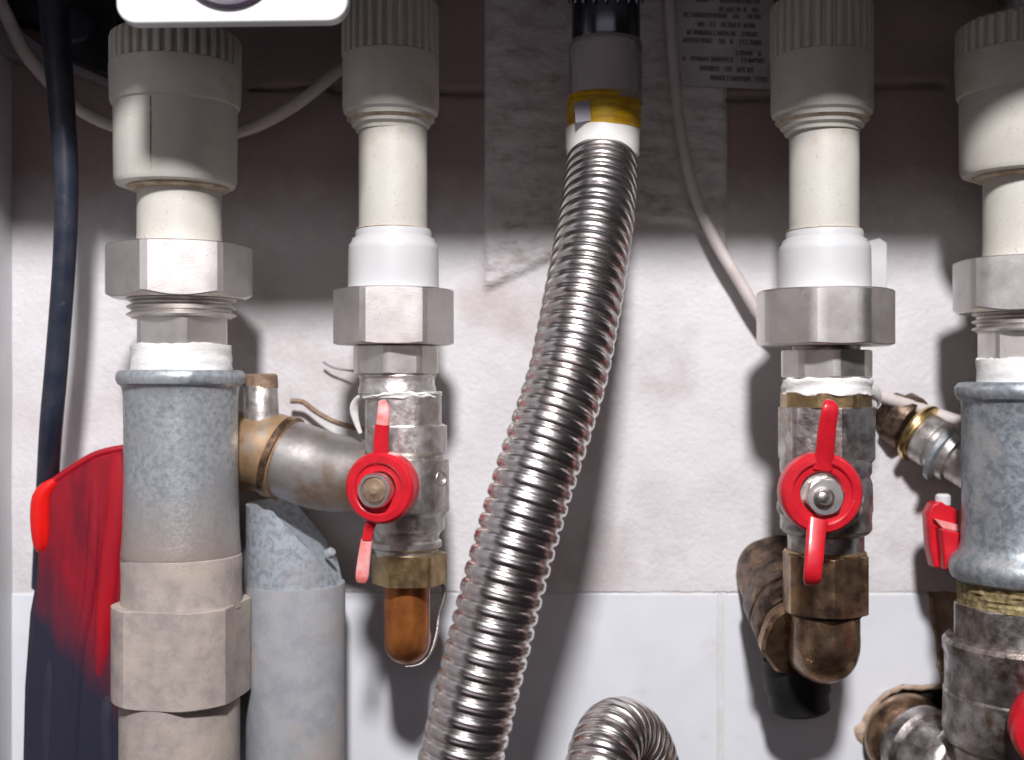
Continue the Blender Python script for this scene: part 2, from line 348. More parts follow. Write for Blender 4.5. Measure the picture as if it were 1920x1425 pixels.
hole2 = slab('pipe_hole', [(1640, 1305), (1690, 1288), (1790, 1288), (1800, 1330), (1700, 1345)], WZ - 16, WZ - 14.2, 'dark_hole', wall, bev=.3)

side = box('cabinet_side_panel', -1115, -1048, -1300, 1300, WZ - 10, 900, 'panel', base=(-20, 1400, -200))
tag(side, 'pale grey cabinet side panel at the far left edge beside the black cable', 'panel')

# boiler: casing with a skirt above the frame and the white gauge panel that hangs below it
bo = thing('boiler', 'white boiler casing overhead with round gauge on white rounded panel, top left', 'boiler', (435, -300, 300))
box('casing', -730, 1500, 728, 1900, 430, 450, 'white_plate', bo)
box('side_casing', -1047, -730.5, 750, 1900, 430, 450, 'white_plate', bo)
box('underside', -1047, 1500, 905, 920, -240, 430, 'grey_plastic', bo)
def rrect(x0, y0, x1, y1, r, n=8):
    o = []
    for cx, cy, a in ((x1 - r, y0 + r, -90), (x1 - r, y1 - r, 0), (x0 + r, y1 - r, 90), (x0 + r, y0 + r, 180)):
        for i in range(n + 1): t = math.radians(a + 90 * i / n); o.append((cx + r * math.cos(t), cy + r * math.sin(t)))
    return o
pn = rrect(217, -260, 652, 42, 38)
pn = [(x, y + (x - 435) * -.012) for x, y in pn]
panel = slab('gauge_panel', pn, 345, 368, 'white_plate', bo, bev=6)
gz = lambda r: r
lathe3('gauge_rim', (430, -82, 368), (0, -1, 0), [(99, 0), (99, 8), (94, 13), (86, 12), (84, 2), (84, 0)], 'rim_dark', bo, seg=72)
lathe3('gauge_face', (430, -82, 368), (0, -1, 0), [(83, 0), (83, 5)], 'glass_face', bo, seg=72)

# ================================================================== CABLES
def cable(name, pts, material, label, cat, group=None, seg=20, base=None):
    o = sweep(name, pts, material, None, seg=seg, step=10, base=base or pts[-1][:3]); tag(o, label, cat, group); return o
cable('white_cable', [(-30, -60, -120, 13), (8, 20, -125, 13), (45, 95, -135, 13), (95, 155, -140, 13), (150, 205, -140, 12.5), (225, 240, -140, 12), (330, 262, -140, 12), (450, 246, -140, 12), (540, 205, -140, 12), (620, 145, -150, 11), (690, 80, -160, 11), (740, -60, -170, 11)],
      'white_cable', 'pale cable drooping in a loop behind the leftmost collar and black cable', 'cable')
cable('black_cable', [(92, -80, -30, 26), (104, 60, -30, 26), (116, 200, -30, 24), (124, 330, -30, 22), (121, 480, -35, 21), (108, 660, -50, 21), (96, 800, -65, 21), (88, 930, -130, 20), (80, 1100, -190, 20)],
      'navy_cable', 'thick black cable hanging down the left side into the red case', 'cable')
cable('white_cable', [(1252, -60, -215, 10), (1260, 80, -215, 10), (1272, 210, -212, 10), (1296, 340, -212, 10.5), (1335, 440, -212, 11), (1385, 525, -212, 11.5), (1440, 610, -212, 11), (1530, 680, -212, 11), (1640, 738, -205, 12), (1720, 765, -205, 12), (1830, 800, -205, 12)],
      'white_cable', 'thin pale cable curving down the wall between hose and right valve', 'cable')
w = sweep('wire', [(606, 678, -235, 2.4), (622, 688, -232, 2.2), (650, 694, -225, 2), (700, 700, -200, 2)], 'grey_plastic', None, seg=8, base=(606, 678, -235)); tag(w, 'short thin grey wire poking from behind the left red-handled valve', 'wire')
w = sweep('wire', [(545, 752, -225, 5), (568, 754, -222, 5), (592, 772, -220, 5), (630, 792, -210, 5), (680, 805, -190, 5)], 'rust', None, seg=10, base=(545, 752, -225)); tag(w, 'brown bent strand lying behind the tan elbow pipe', 'wire')  # thin dark curved strip behind the elbow
# black housing top left
hs = thing('black_housing', 'black plastic housing in the top left corner behind the cables', 'housing', (120, 60, -170))
slab('shell', [(-60, -120), (236, -120), (222, 60), (212, 142), (172, 132), (140, 108), (110, 90), (60, 40), (-60, 10)], -258, -170, 'black_plastic', hs, bev=10)
lathe3('cap', (146, 52, -170), (0, -1, 0), [(34, 0), (34, 18), (28, 24)], 'navy_cable', hs)
slab('bracket', [(-60, 20), (20, 40), (80, 88), (132, 118), (210, 150), (205, 158), (120, 128), (60, 118), (-60, 84)], -250, -195, 'grey_plastic', hs, bev=2)

# red / navy case
cs = thing('tool_case', 'red topped navy blue case standing behind the leftmost galvanized pipe', 'case', (140, 1425, -130))
slab('navy_body', [(68, 1010), (64, 1085), (52, 1150), (42, 1290), (37, 1500), (300, 1500), (300, 960), (120, 960)], -235, -84, 'navy', cs, bev=18)
slab('fabric_front', [(62, 940), (72, 924), (120, 888), (172, 856), (215, 843), (300, 830), (300, 1500), (42, 1500), (47, 1290), (57, 1150), (66, 1085), (66, 1030)], -225, -76, 'case_fade', cs, bev=20)
sweep('red_edge', [(104, 902, -80, 8), (88, 916, -80, 14), (78, 934, -80, 18), (76, 965, -80, 19), (77, 1000, -80, 18), (78, 1026, -84, 14), (79, 1036, -92, 6)], 'bright_red', cs, seg=24, flat=.8)
sweep('rim', [(74, 922, -86, 7), (122, 887, -86, 7), (172, 856, -86, 7), (215, 843, -86, 7), (260, 838, -86, 7)], 'case_red', cs, seg=12)
sweep('fold', [(222, 850, -86, 18), (218, 960, -82, 20), (206, 1060, -80, 20), (196, 1160, -80, 18), (188, 1260, -84, 14), (190, 1340, -90, 10)], 'case_red', cs, seg=20, flat=.6)
sweep('fold', [(178, 870, -84, 12), (176, 1000, -80, 13), (168, 1120, -80, 13), (150, 1230, -82, 14), (140, 1380, -82, 14), (136, 1500, -82, 14)], 'case_fade', cs, seg=16, flat=.6)
sweep('fold', [(204, 1290, -84, 10), (200, 1340, -80, 14), (200, 1400, -80, 14), (206, 1500, -80, 14)], 'navy', cs, seg=16, flat=.6)
sweep('fold', [(100, 1160, -84, 10), (92, 1280, -82, 14), (86, 1400, -82, 14), (84, 1500, -82, 14)], 'navy', cs, seg=16, flat=.5)

# ================================================================== COLUMNS
def ribf(n, depth, which, gap=.5):
    def f(t, i, r):
        if i in which:
            ph = (t * n / (2 * math.pi)) % 1
            d = min(ph, 1 - ph) * 2      # 0 at rib centre, 1 in groove
            return r - depth * sm(.45, .7, d)
        return r
    return f
def thread(name, cx, y0, y1, r, turns, material, parent, z=0, d=5):
    prof = [(r - d, y0)]; p = (y1 - y0) / turns
    for i in range(turns):
        y = y0 + i * p; prof += [(r - d, y + p * .1), (r, y + p * .42), (r, y + p * .58), (r - d, y + p * .9)]
    prof.append((r - d, y1)); return lathe(name, cx, prof, material, parent, z=z)
def tape(name, cx, y0, y1, r, parent, z=0, seed=0, tail=None):
    def f(t, i, rr): return rr + 4.5 * noise.noise(Vector((math.cos(t) * 1.8 + seed, math.sin(t) * 1.8 + i * .22, i * .25)))
    n = 9; prof = [(r - 9, y0)] + [(r + (.8 if i % 3 else 0), y0 + (y1 - y0) * (i + .3) / n) for i in range(n)] + [(r - 5, y1)]
    c = lathe(name, cx, prof, 'tape', parent, z=z, rf=f, smooth=60)
    for v in c.data.vertices:      # torn, uneven edges
        v.co.z += 5 * S * noise.noise(Vector((v.co.x / S / 22 + seed, v.co.y / S / 14, v.co.z / S / 30)))
    return c

def big_union(cx, dy, label, nutrot, hexrot, cdy):
    """wide stepped collar, short neck, nut, threads, hex nipple, tape"""
    t = thing('pipe_union', label, 'pipe union', (cx, 690 + dy, 0), 'pipe unions under the boiler')
    Y = lambda y: y + cdy
    c = cx - 7
    lathe('ribbed_ring', c, [(60, Y(66)), (108, Y(67)), (118, Y(74)), (120, Y(82)), (120, Y(128)), (114, Y(129))], 'plastic', t, seg=288, rf=ribf(36, 9, (2, 3, 4)), smooth=30)
    lathe('collar', c, [(112, Y(128)), (120.5, Y(129)), (121, Y(133)), (119, Y(194)), (117, Y(201)), (113, Y(204)), (113, Y(215)), (112, Y(340)), (108, Y(349)), (98, Y(352)), (76, Y(352))], 'plastic', t, seg=96)
    # mould seam on the collar
    for a, r0 in ((-.12, 1.6),):
        x = c + 112 * math.sin(a) ; fz = lambda q: 712.5 + (q - 712.5) * D / (D - 112)
        x = 960 + (x - 960) * D / (D - 112)
        sweep('mould_seam', [(x, fz(Y(207)), 112, 1.6), (x, fz(Y(270)), 112, 1.6), (x, fz(Y(337)), 111, 1.4)], 'plastic_dirty', t, seg=8)
    lathe('dirty_lip', c + 4, [(76, Y(351)), (93, Y(352.5)), (92, Y(356)), (84, Y(360)), (78, Y(360))], 'plastic_dirty', t)
    sweep('boiler_tail', [(c + 15, Y(-120), 0, 62), (c + 15, Y(20), 0, 62), (c + 15, Y(75), 0, 62)], 'steel_worn', t, seg=32)
    neck_top = Y(345); Y = lambda y: y + dy
    lathe('neck', cx, [(77, neck_top), (77.5, Y(440)), (79, Y(464))], 'plastic', t)
    prism('hex_nut', cx, Y(461), Y(561), 137, 6, nutrot, 'nickel', t, cham=(.12, .55), rc=.87)
    thread('thread', cx + 4, Y(556), Y(598), 100, 3, 'nickel', t, d=9)
    prism('hex_nipple', cx + 5, Y(597), Y(652), 93, 6, hexrot, 'nickel', t, cham=(.1, .1), rc=.95)
    tape('thread_tape', cx + 4, Y(646), Y(702), 91, t, seed=cx)
    return t
big_union(337, 0, 'leftmost wide pale plastic union with ribbed ring, below the white gauge panel', 44, 14, 0)
big_union(1925, 26, 'rightmost wide pale plastic union cut by the right edge of the photo', 33, 30, -22)

def slim_union(cx, dy, rb, label, nutR, nutn, nutrot, h2, top):
    t = thing('pipe_union', label, 'pipe union', (cx, 700 + dy, 0), 'pipe unions under the boiler')
    Y = lambda y: y + dy
    lathe('ribbed_ring', cx - 5, [(40, Y(2)), (rb - 12, Y(3)), (rb - 3, Y(8)), (rb + .5, Y(16)), (rb + 1, Y(108)), (rb - 3, Y(110))], 'plastic', t, seg=240, rf=ribf(30, 8, (2, 3, 4)), smooth=30)
    lathe('collar', cx - 4, [(rb - 4, Y(109)), (rb, Y(110)), (rb, Y(204)), (rb - 2, Y(214)), (rb - 8, Y(219)), (rb - 9, Y(227)), (rb - 16, Y(232)), (rb - 17, Y(238)), (rb - 24, Y(243)), (rb - 25, Y(249)), (rb - 32, Y(251))], 'plastic', t, seg=96)
    lathe('ring_dirt', cx - 4, [(rb - 14, Y(225.5)), (rb - 7.8, Y(226.5)), (rb - 14.6, Y(231.4)), (rb - 20, Y(232))], 'plastic_dirty', t)
    lathe('pipe', cx, [(64, Y(240)), (64, Y(430)), (64, Y(436))], 'plastic', t)
    lathe('socket', cx + 1, [(60, Y(430)), (69, Y(431)), (71, Y(436)), (71, Y(446)), (77, Y(449)), (79, Y(456)), (83, Y(461)), (84, Y(470)), (85, Y(545))], 'plastic_pale', t, seg=80)
    lathe('dirty_lip', cx, [(66, Y(433)), (69.5, Y(430.2)), (70.4, Y(431.5)), (66, Y(432))], 'plastic_dirty', t)
    prism('union_nut', cx + 1, Y(543), Y(647), nutR, nutn, nutrot, 'nickel', t, cham=(.30, .30), rc=.90)
    prism('hex_nipple', cx + 5, Y(h2[0]), Y(h2[1]), h2[2], 8, h2[3], 'nickel', t, cham=(.1, .35), rc=.93)
    lathe('nipple_neck', cx + 4, [(62, Y(640)), (62, Y(712))], 'steel_worn', t)
    sweep('boiler_tail', [(cx, -120, 0, 50), (cx, -20, 0, 50), (cx, Y(10), 0, 50)], 'steel_worn', t, seg=32)
    return t
u2 = slim_union(737, 0, 90, 'slim pale union above the left red butterfly valve, left of the steel hose', 116, 6, 56, (649, 701, 82, 6), 0)
lathe('thread_collar', 745, [(60, 700), (72, 701), (73, 705), (70, 709), (70, 722), (72, 726), (73, 738), (60, 740)], 'nickel_rough', u2)
u3 = slim_union(1545, 2, 94, 'slim pale union above the right red butterfly valve', 130, 8, 23, (655, 706, 86, 3), 0)
tp = tape('thread_tape', 1550, 708, 742, 82, u3, seed=3)
sweep('tape_tail', [(1590, 712, 50, 9), (1618, 720, 35, 14), (1640, 734, 10, 13), (1648, 750, -10, 8), (1646, 762, -16, 3)], 'tape', u3, seg=12, flat=.5)

# small white clip on the wall behind union 3
slab('clip', [(1628, 452), (1650, 446), (1664, 456), (1664, 560), (1628, 560)], -262, -190, 'plastic_pale', base=(1645, 560, -262), bev=4)
tag(bpy.data.objects['clip'], 'small white block on the wall behind the right slim union', 'clip')

# galvanized coupling, left (+ cement nut and lower pipe)
g = thing('galvanized_pipe', 'leftmost thick grey galvanized pipe with beige hex coupling at the bottom', 'pipe', (340, 1425, 0), 'thick galvanized pipes')
def wob(a): return lambda t, i, r: r * (1 + a * noise.noise(Vector((math.cos(t) * 1.6, math.sin(t) * 1.6, i * .35))))
body = [(84, 698), (104, 694), (112, 695), (117, 701), (118, 710), (115, 719), (108, 724), (106, 730), (104, 745), (104, 800), (104, 850), (104, 900), (105, 950), (106, 985), (107.5, 1012), (109.5, 1034), (109, 1044), (105, 1050)]
lathe('galvanized_sleeve', 340, [(r, y) for r, y in body], 'galv_dusty', g, seg=80, rf=wob(.012))
lathe('cement_collar', 342, [(104, 1036), (110, 1040), (111, 1050), (110, 1070), (110, 1100), (112, 1135)], 'cement_beige', g, rf=wob(.02))
prism('hex_coupling', 341, 1126, 1304, 159, 4, 55, 'cement_beige', g, cham=(.10, .22), rc=.74, corner=.795, per=18)
lathe('lower_pipe', 338, [(110, 1290), (110, 1500)], 'cement_beige', g, rf=wob(.01))


# right coupling
g2 = thing('galvanized_pipe', 'blue grey galvanized coupling at the right edge, above a worn steel valve', 'pipe', (1925, 1095, 0), 'thick galvanized pipes')
lathe('galvanized_sleeve', 1925, [(88, 722), (108, 716), (120, 718), (127, 726), (128, 736), (124, 747), (117, 752), (115, 762), (115, 820), (115, 900), (115, 980), (117, 1020), (122, 1036), (133, 1046), (138, 1058), (139, 1070), (134, 1084), (120, 1092), (100, 1094)], 'galv', g2, seg=80, rf=wob(.012))
v4 = thing('steel_valve', 'worn steel valve body in the bottom right corner below the galvanized coupling', 'valve', (1925, 1425, 0))
lathe('oxidized_thread', 1925, [(110, 1086)] + [(122 + (i % 2) * 1.6, 1088 + i * 5) for i in range(10)] + [(112, 1138)], 'oxide', v4, seg=90, rf=lambda t, i, r: r + 4 * noise.noise(Vector((math.cos(t) * 7, math.sin(t) * 7, i * .8))))
prism('hex_end', 1925, 1132, 1206, 133, 8, 10, 'steel_worn', v4, cham=(.2, .2), rc=.94)
lathe('valve_body', 1925, [(120, 1196), (143, 1198), (149, 1206), (149, 1222), (146, 1230), (146, 1290), (144, 1296), (148, 1300), (148, 1306), (150, 1370), (146, 1390), (132, 1402), (128, 1500)], 'steel_worn', v4, seg=80, rf=wob(.012))
lathe3('red_knob', (1978, 1358, 150), (-.25, -1, 0), [(60, 0), (80, 4), (86, 14), (86, 44), (78, 56), (50, 60)], 'red', v4, seg=48)
# branch pipe from wall hole
b4 = thing('branch_pipe', 'worn steel elbow coming out of the broken tile hole, bottom right', 'pipe', (1700, 1370, -260))
sweep('elbow', [(1702, 1385, -276, 70), (1712, 1392, -220, 70), (1736, 1412, -150, 70), (1780, 1440, -90, 72), (1860, 1470, -30, 74), (1930, 1480, 0, 74)], 'steel_worn', b4, seg=40)
lathe3('ring', (1704, 1384, -222), (.28, -1, -.18), [(66, -34), (76, -30), (80, -20), (80, -8), (76, 0), (66, 4)], 'brass_dark', b4, seg=48)
lathe3('ring', (1722, 1400, -170), (.45, -1, -.25), [(66, -14), (78, -12), (80, -4), (80, 10), (74, 16), (62, 18)], 'steel_worn', b4, seg=48)
lathe3('ring', (1776, 1436, -98), (.9, -1, -.35), [(66, -14), (79, -12), (82, -4), (82, 10), (78, 16), (62, 18)], 'nickel_rough', b4, seg=48)

# ------------------------------------------------------------------ fitting and red lever behind right coupling
f4 = thing('wall_fitting', 'nickel and brass fitting coming from the wall left of the right coupling', 'fitting', (1700, 810, -255))
ax = (.62, -.62, -.48)
lathe3('hex_base', (1712, 800, -225), ax, [(40, -60), (44, -40), (54, -34), (55, -10), (52, -2), (46, 0)], 'bronze_black', f4, seg=48, rf=lambda t, i, r: r * (1 - .035 * abs(math.sin(3 * t))))
lathe3('brass_ring', (1724, 812, -208), ax, [(44, -8), (55, -6), (58, 0), (57, 6), (46, 9)], 'bright_brass', f4, seg=48)
lathe3('barrel', (1730, 818, -200), ax, [(46, 0), (48, 4), (48, 30), (44, 34), (44, 40), (50, 44), (52, 60), (50, 76), (44, 80), (44, 150)], 'nickel_rough', f4, seg=56)
lathe3('ridge', (1768, 852, -158), ax, [(48, -6), (55, -3), (55, 6), (48, 9)], 'galv', f4, seg=48)
rl = thing('lever_handle', 'red folded lever handle tucked behind the right galvanized coupling', 'handle', (1770, 1070, -100))
slab('lever', [(1740, 965), (1750, 945), (1766, 940), (1800, 958), (1800, 1050), (1786, 1074), (1752, 1064), (1744, 1030)], -130, -96, 'red', rl, bev=7)
slab('front_fold', [(1765, 992), (1830, 1004), (1830, 1060), (1788, 1073), (1772, 1068)], -96, -62, 'red', rl, bev=8)
slab('edge_highlight', [(1752, 973), (1830, 992), (1830, 1004), (1768, 991)], -98, -84, 'red_faded_or_glint', rl, bev=3)  # highlight along the fold, built in as a pale strip
lathe3('pivot', (1768, 938, -112), (0, 0, 1), [(14, -8), (14, 8), (10, 12)], 'white_plate', rl, seg=24)

# ------------------------------------------------------------------ butterfly valves
def wing(name, pts, par, material='red', flat=.42):
    return sweep(name, pts, material, par, seg=24, step=5, sq=3.2, flat=flat, up=(1, 0, 0))
def hub(par, c, axis, R, worn=False):
    h = lathe3('handle_hub', c, axis, [(R - 22, -46), (R - 6, -44), (R, -36), (R + 1, 0), (R - 1, 5), (R - 5, 9), (R - 17, 10), (R - 20, 8), (R - 21, 4), (R - 33, 3), (R - 36, 0), (R - 37, -12), (18, -12)], 'red', par, seg=80)
    return h
# right valve (complete)
v3 = thing('butterfly_valve', 'right steel ball valve with upright red butterfly handle and shiny hex nut', 'valve', (1548, 1035, 0), 'red butterfly valves')
prism('brass_collar', 1548, 735, 764, 86, 8, 22, 'brass', v3, cham=(.2, .2), rc=.95)
prism('octagon_end', 1549, 762, 866, 92, 6, 25, 'steel_worn', v3, cham=(.3, 1.3), rc=.90)
lathe('valve_body', 1548, [(70, 850), (80, 858), (84, 866), (84, 884), (80, 892), (84, 905), (85, 930), (84, 955), (83, 975), (84, 978), (84, 990), (78, 998), (70, 1002), (70, 1040)], 'steel_worn', v3, seg=72, rf=wob(.015))
lathe3('stem_boss', (1543, 928, 0), (0, -1, 0), [(52, 40), (52, 96), (46, 104)], 'steel_worn', v3, seg=40)
hb = hub(v3, (1541, 925, 150), (0, -1, 0), 76)
prism3('hex_nut', (1543, 931, 146), (0.02, -1, 0.02), -4, 18, 38, 6, math.radians(12), 'nickel', v3, cham=(.1, .5), rc=.86)
lathe3('washer', (1543, 931, 140), (0, -1, 0), [(20, 0), (45, 0), (45, 4), (20, 4)], 'nickel_rough', v3, seg=40)
st = lathe3('stem', (1543, 932, 160), (0, -1, 0), [(19, 0), (19, 10), (14, 14), (10, 14)], 'steel_worn', v3, seg=32)
lathe3('stem_tip', (1543, 932, 172), (0, -1, 0), [(9, 0), (9, 3), (4, 5)], 'nickel', st, seg=20)
wing('handle_wing', [(1541, 880, 150, 20), (1546, 850, 156, 18), (1551, 800, 170, 17), (1556, 770, 176, 16), (1557, 757, 172, 13), (1557, 752, 160, 7)], v3)
wing('handle_wing', [(1533, 975, 152, 20), (1530, 1000, 162, 18), (1527, 1040, 176, 17.5), (1524, 1075, 180, 17), (1522, 1090, 172, 15), (1521, 1096, 160, 9)], v3)
for s in (-1, 1):
    lathe3('side_lug', (1548 + s * 76, 950, 10), (s, -.3, 0), [(14, 0), (14, 10), (9, 13)], 'steel_worn', v3, seg=20)
# elbow below it
e3 = thing('elbow_fitting', 'dark bronze elbow with hex collar under the right red butterfly valve', 'elbow', (1548, 1280, 0))
prism('hex_collar', 1547, 1036, 1146, 84, 6, 33, 'brass_dark', e3, cham=(.55, .25), rc=.90)
lathe('dirt_rim', 1547, [(60, 1029), (72, 1030), (76, 1034), (74, 1039), (60, 1041)], 'brass', e3)
lathe('neck_ring', 1548, [(60, 1143), (66, 1145), (66, 1152), (60, 1155)], 'black_rubber', e3)
sweep('elbow', [(1548, 1140, 0, 63), (1548, 1180, 0, 63), (1548, 1203, -4, 63.5), (1545, 1216, -30, 64), (1537, 1212, -75, 64), (1524, 1200, -130, 64), (1510, 1190, -180, 64), (1505, 1188, -262, 64)], 'brass_dark', e3, seg=48, step=5)
bax = (-.08, .86, .40)
lathe3('back_ring', (1520, 1196, -62), bax, [(60, -8), (88, -6), (95, 0), (96, 16), (90, 22), (60, 24)], 'brass_dark', e3, seg=72, rf=lambda t, i, r: r * (1 - .018 * (1 + math.sin(8 * t))))
br = thing('bronze_coupling', 'ribbed brown coupling with black rubber end behind the bronze elbow', 'coupling', (1500, 1335, -150))
lathe3('ribbed_barrel', (1512, 1192, -66), bax, [(60, 20), (84, 22), (88, 28), (88, 70), (85, 74), (85, 77), (88, 81), (88, 128), (84, 134), (80, 138), (80, 225)], 'bronze_black', br, seg=64, rf=lambda t, i, r: r * (1 - .02 * (1 + math.sin(6 * t))))
lathe3('rubber_end', (1500, 1334, -150), (-.08, 0, 1), [(36, -2), (50, 0), (56, 6), (57, 34), (62, 42), (64, 90), (60, 100)], 'black_rubber', br, seg=48)
# left valve
v2 = thing('butterfly_valve', 'left steel ball valve with tilted red butterfly handle and rusty round bolt', 'valve', (765, 1035, 0), 'red butterfly valves')
prism('octagon_end', 757, 738, 800, 76, 8, 21, 'nickel_rough', v2, cham=(.2, .2), rc=.93)
lathe('valve_body', 762, [(60, 792), (70, 795), (76, 798), (77, 845), (72, 851), (72, 856), (80, 860), (81, 955), (76, 962), (72, 968), (72, 990), (62, 1000), (60, 1010), (66, 1014), (66, 1024), (60, 1028), (58, 1040)], 'nickel_rough', v2, seg=72, rf=wob(.012))
lathe3('bleed_screw', (824, 897, 40), (.75, -.66, 0), [(17, -12), (17, 3), (14, 6), (12, 6), (11, 2), (4, 2)], 'nickel', v2, seg=28)
lathe3('stem_boss', (742, 918, 0), (-.15, -1, 0), [(50, 40), (50, 84), (44, 90)], 'nickel_rough', v2, seg=40)
hub(v2, (712, 915, 150), (-.24, -1, -.02), 67)
lathe3('bolt_rim', (706, 919, 156), (-.24, -1, -.02), [(24, -14), (33, -12), (34, 12), (31, 17), (27, 17), (25, 12), (10, 12)], 'nickel', v2, seg=48, rf=lambda t, i, r: r * (1 - .03 * abs(math.sin(3 * t))))
lathe3('rusty_bolt', (706, 919, 160), (-.24, -1, -.02), [(25, -10), (25, 10), (21, 14), (10, 15), (6, 18)], 'rust', v2, seg=32)
w2 = wing('handle_wing', [(712, 872, 148, 17), (714, 850, 150, 15), (715, 820, 152, 14), (717, 796, 154, 13.5)], v2)
sweep('worn_wing_tip', [(717, 797, 154, 12.5), (719, 780, 154, 12.5), (719, 764, 150, 11), (716, 752, 142, 7)], 'red_faded_or_glint', w2, seg=20, step=4, sq=3, flat=.45, up=(1, 0, 0))
w3 = wing('handle_wing', [(698, 975, 138, 11), (692, 990, 130, 10), (688, 1012, 128, 10)], v2, flat=.8)
w3b = sweep('worn_wing_tip', [(688, 1011, 128, 11), (683, 1045, 130, 12), (679, 1080, 132, 12.5), (678, 1091, 130, 9)], 'red_faded_or_glint', w3, seg=20, step=4, sq=4, flat=.5, up=(1, 0, 0))
tape('thread_tape', 752, 735, 746, 74, v2, seed=11)
sweep('tape_tail', [(690, 738, 30, 5), (672, 748, 10, 8), (664, 765, 0, 9), (668, 790, -5, 6), (676, 812, -10, 4)], 'tape', v2, seg=10, flat=.6)
# copper pipe below
c2 = thing('copper_pipe', 'orange copper pipe end with brass hex nut under the left red butterfly valve', 'pipe', (763, 1245, 0))
prism('hex_nut', 768, 1036, 1093, 72, 6, 57, 'brass', c2, cham=(.2, .2), rc=.93)
sweep('copper_elbow', [(763, 1085, 0, 43), (763, 1140, 0, 43), (763, 1190, -2, 43), (763, 1202, -20, 43), (764, 1200, -60, 43), (765, 1195, -120, 43), (765, 1195, -262, 43)], 'copper', c2, seg=40, step=5)
w = sweep('wire', [(820, 1075, -30, 4.5), (834, 1110, -25, 4.5), (824, 1150, -20, 4), (818, 1190, -10, 3.5), (806, 1226, 0, 3), (786, 1246, 5, 2.6), (760, 1250, 5, 2)], 'steel_worn', None, seg=12, base=(820, 1075, -30)); tag(w, 'silver wire curling round the right side of the orange copper pipe', 'wire')

# ------------------------------------------------------------------ tan elbow pipe between left pipe and left valve
te = thing('elbow_pipe', 'tan and grey steel elbow pipe joining the left pipe to the left valve', 'pipe', (560, 950, -60))
sweep('elbow', [(380, 868, -150, 70), (440, 850, -130, 74), (490, 846, -110, 76), (540, 862, -95, 78)], 'brass_tan', te, seg=48, step=6)
sweep('spigot', [(516, 851, -103, 72), (560, 868, -90, 75), (610, 884, -75, 74), (670, 893, -50, 70), (735, 900, -20, 62)], 'steel_tan', te, seg=48, step=6)
lathe3('seam_ring', (530, 858, -98), (1, -.25, -.36), [(70, -9), (80.5, -7), (80.5, 5), (76, 9), (70, 9)], 'brass_dark', te, seg=64)
lathe3('vent_pin', (490, 790, -95), (-.02, 0, 1), [(38, -24), (36, -10), (33, 10), (32, 66), (30, 70)], 'nickel_rough', te, seg=40)
lathe3('pin_cap', (489, 722, -95), (-.02, 0, 1), [(32, -6), (32, 4), (31, 18), (27, 21), (10, 21)], 'rust', te, seg=36)
# grey standpipe with slanted top sleeve
gp = thing('grey_standpipe', 'grey cement coated standpipe with slanted top between left pipe and copper pipe', 'pipe', (555, 1425, -110))
k = K(-110)
def cutcyl(name, cx, r, ytop, y1, material, par):
    V = []; F = []; seg = 72; n = 14; c = W(cx, 712.5, -110)
    for i in range(n + 1):
        for j in range(seg):
            t = 2 * math.pi * j / seg; x = r * math.cos(t); yt = ytop(x, r * math.sin(t)); yy = yt + (y1 - yt) * i / n
            V.append(c + Vector((x * k, -r * math.sin(t) * k, -(yy - 712.5) * k)))
    for i in range(n):
        for j in range(seg): j2 = (j + 1) % seg; F.append((i * seg + j, (i + 1) * seg + j, (i + 1) * seg + j2, i * seg + j2))
    F.append(tuple(range(seg)))
    return link(name, V, F, material, par, None, 40)
cutcyl('slanted_sleeve', 552, 89, lambda x, q: max(944, 944 + (x + 25) * 1.12 + (0 if x < 70 else (x - 70) * 1.6)) + q * .03, 1096, 'galv_pale', gp)
lathe('lower_pipe', 555, [(80, 1091), (91, 1092), (92, 1096), (92, 1500)], 'cement_grey', gp, z=-110, rf=wob(.008))
lathe3('nub', (620, 1036, -84), (.7, -.5, .5), [(10, -6), (9, 4), (6, 7)], 'cement_grey', gp, seg=20)

# ================================================================== STEEL HOSES
hz = thing('steel_hose', 'long corrugated steel hose with yellow and white bands running down the middle', 'hose', (870, 1500, 330), 'corrugated steel hoses')
PITCH = 25.4
def corr(pitch, depth, seed=0):
    """round convolutions with a narrow groove, a little uneven from ring to ring"""
    def f(a):
        q = (a + 5 * noise.noise(Vector((a / 140, seed, 1)))) / pitch; n = math.floor(q); u = q - n
        d = depth * (1 + .18 * noise.noise(Vector((n * 1.7, seed, 4))))
        w = .86; x = (u - .5) / (w / 2)
        b = math.sqrt(max(0, 1 - x * x)) if abs(x) < 1 else 0
        return 1 - d * (1 - b ** .9) - .010 * math.exp(-((x + .12) / .16) ** 2) + .010 * noise.noise(Vector((n * .9, 6, seed)))
    return f
sweep('corrugated_tube', [(1129, 285, -12, 68.1), (1126, 340, 35, 69.6), (1118, 410, 95, 71.6), (1103, 500, 155, 73.7), (1086, 595, 200, 75.4), (1065, 700, 240, 75.7), (1034, 800, 270, 76.9), (1001, 900, 292, 77.8), (971, 1000, 306, 78.4), (943, 1100, 318, 78.9), (918, 1200, 326, 79.2), (893, 1300, 330, 79.4), (865, 1420, 335, 79.6), (832, 1540, 340, 79.8)],
      'hose', hz, seg=72, step=6, rmod=corr(PITCH, .098), resample=1.05, smooth=75, up=(1, 0, 0))
axh = (W(1126, 340, 35) - W(1129, 285, -12)).normalized()
lathe('white_band', 1130, [(60, 238), (68, 240), (69.5, 244), (68.5, 292), (66, 296), (58, 296)], 'band_white', hz, z=-4)
yb = lathe('yellow_band', 1132, [(60, 182), (69, 183), (70, 186), (70, 243), (69, 246), (60, 246)], 'gold', hz, z=-4)
slab('printed_square', [(1077, 192), (1106, 187), (1108, 226), (1079, 230)], 44, 62, 'print_grey', yb, bev=1)
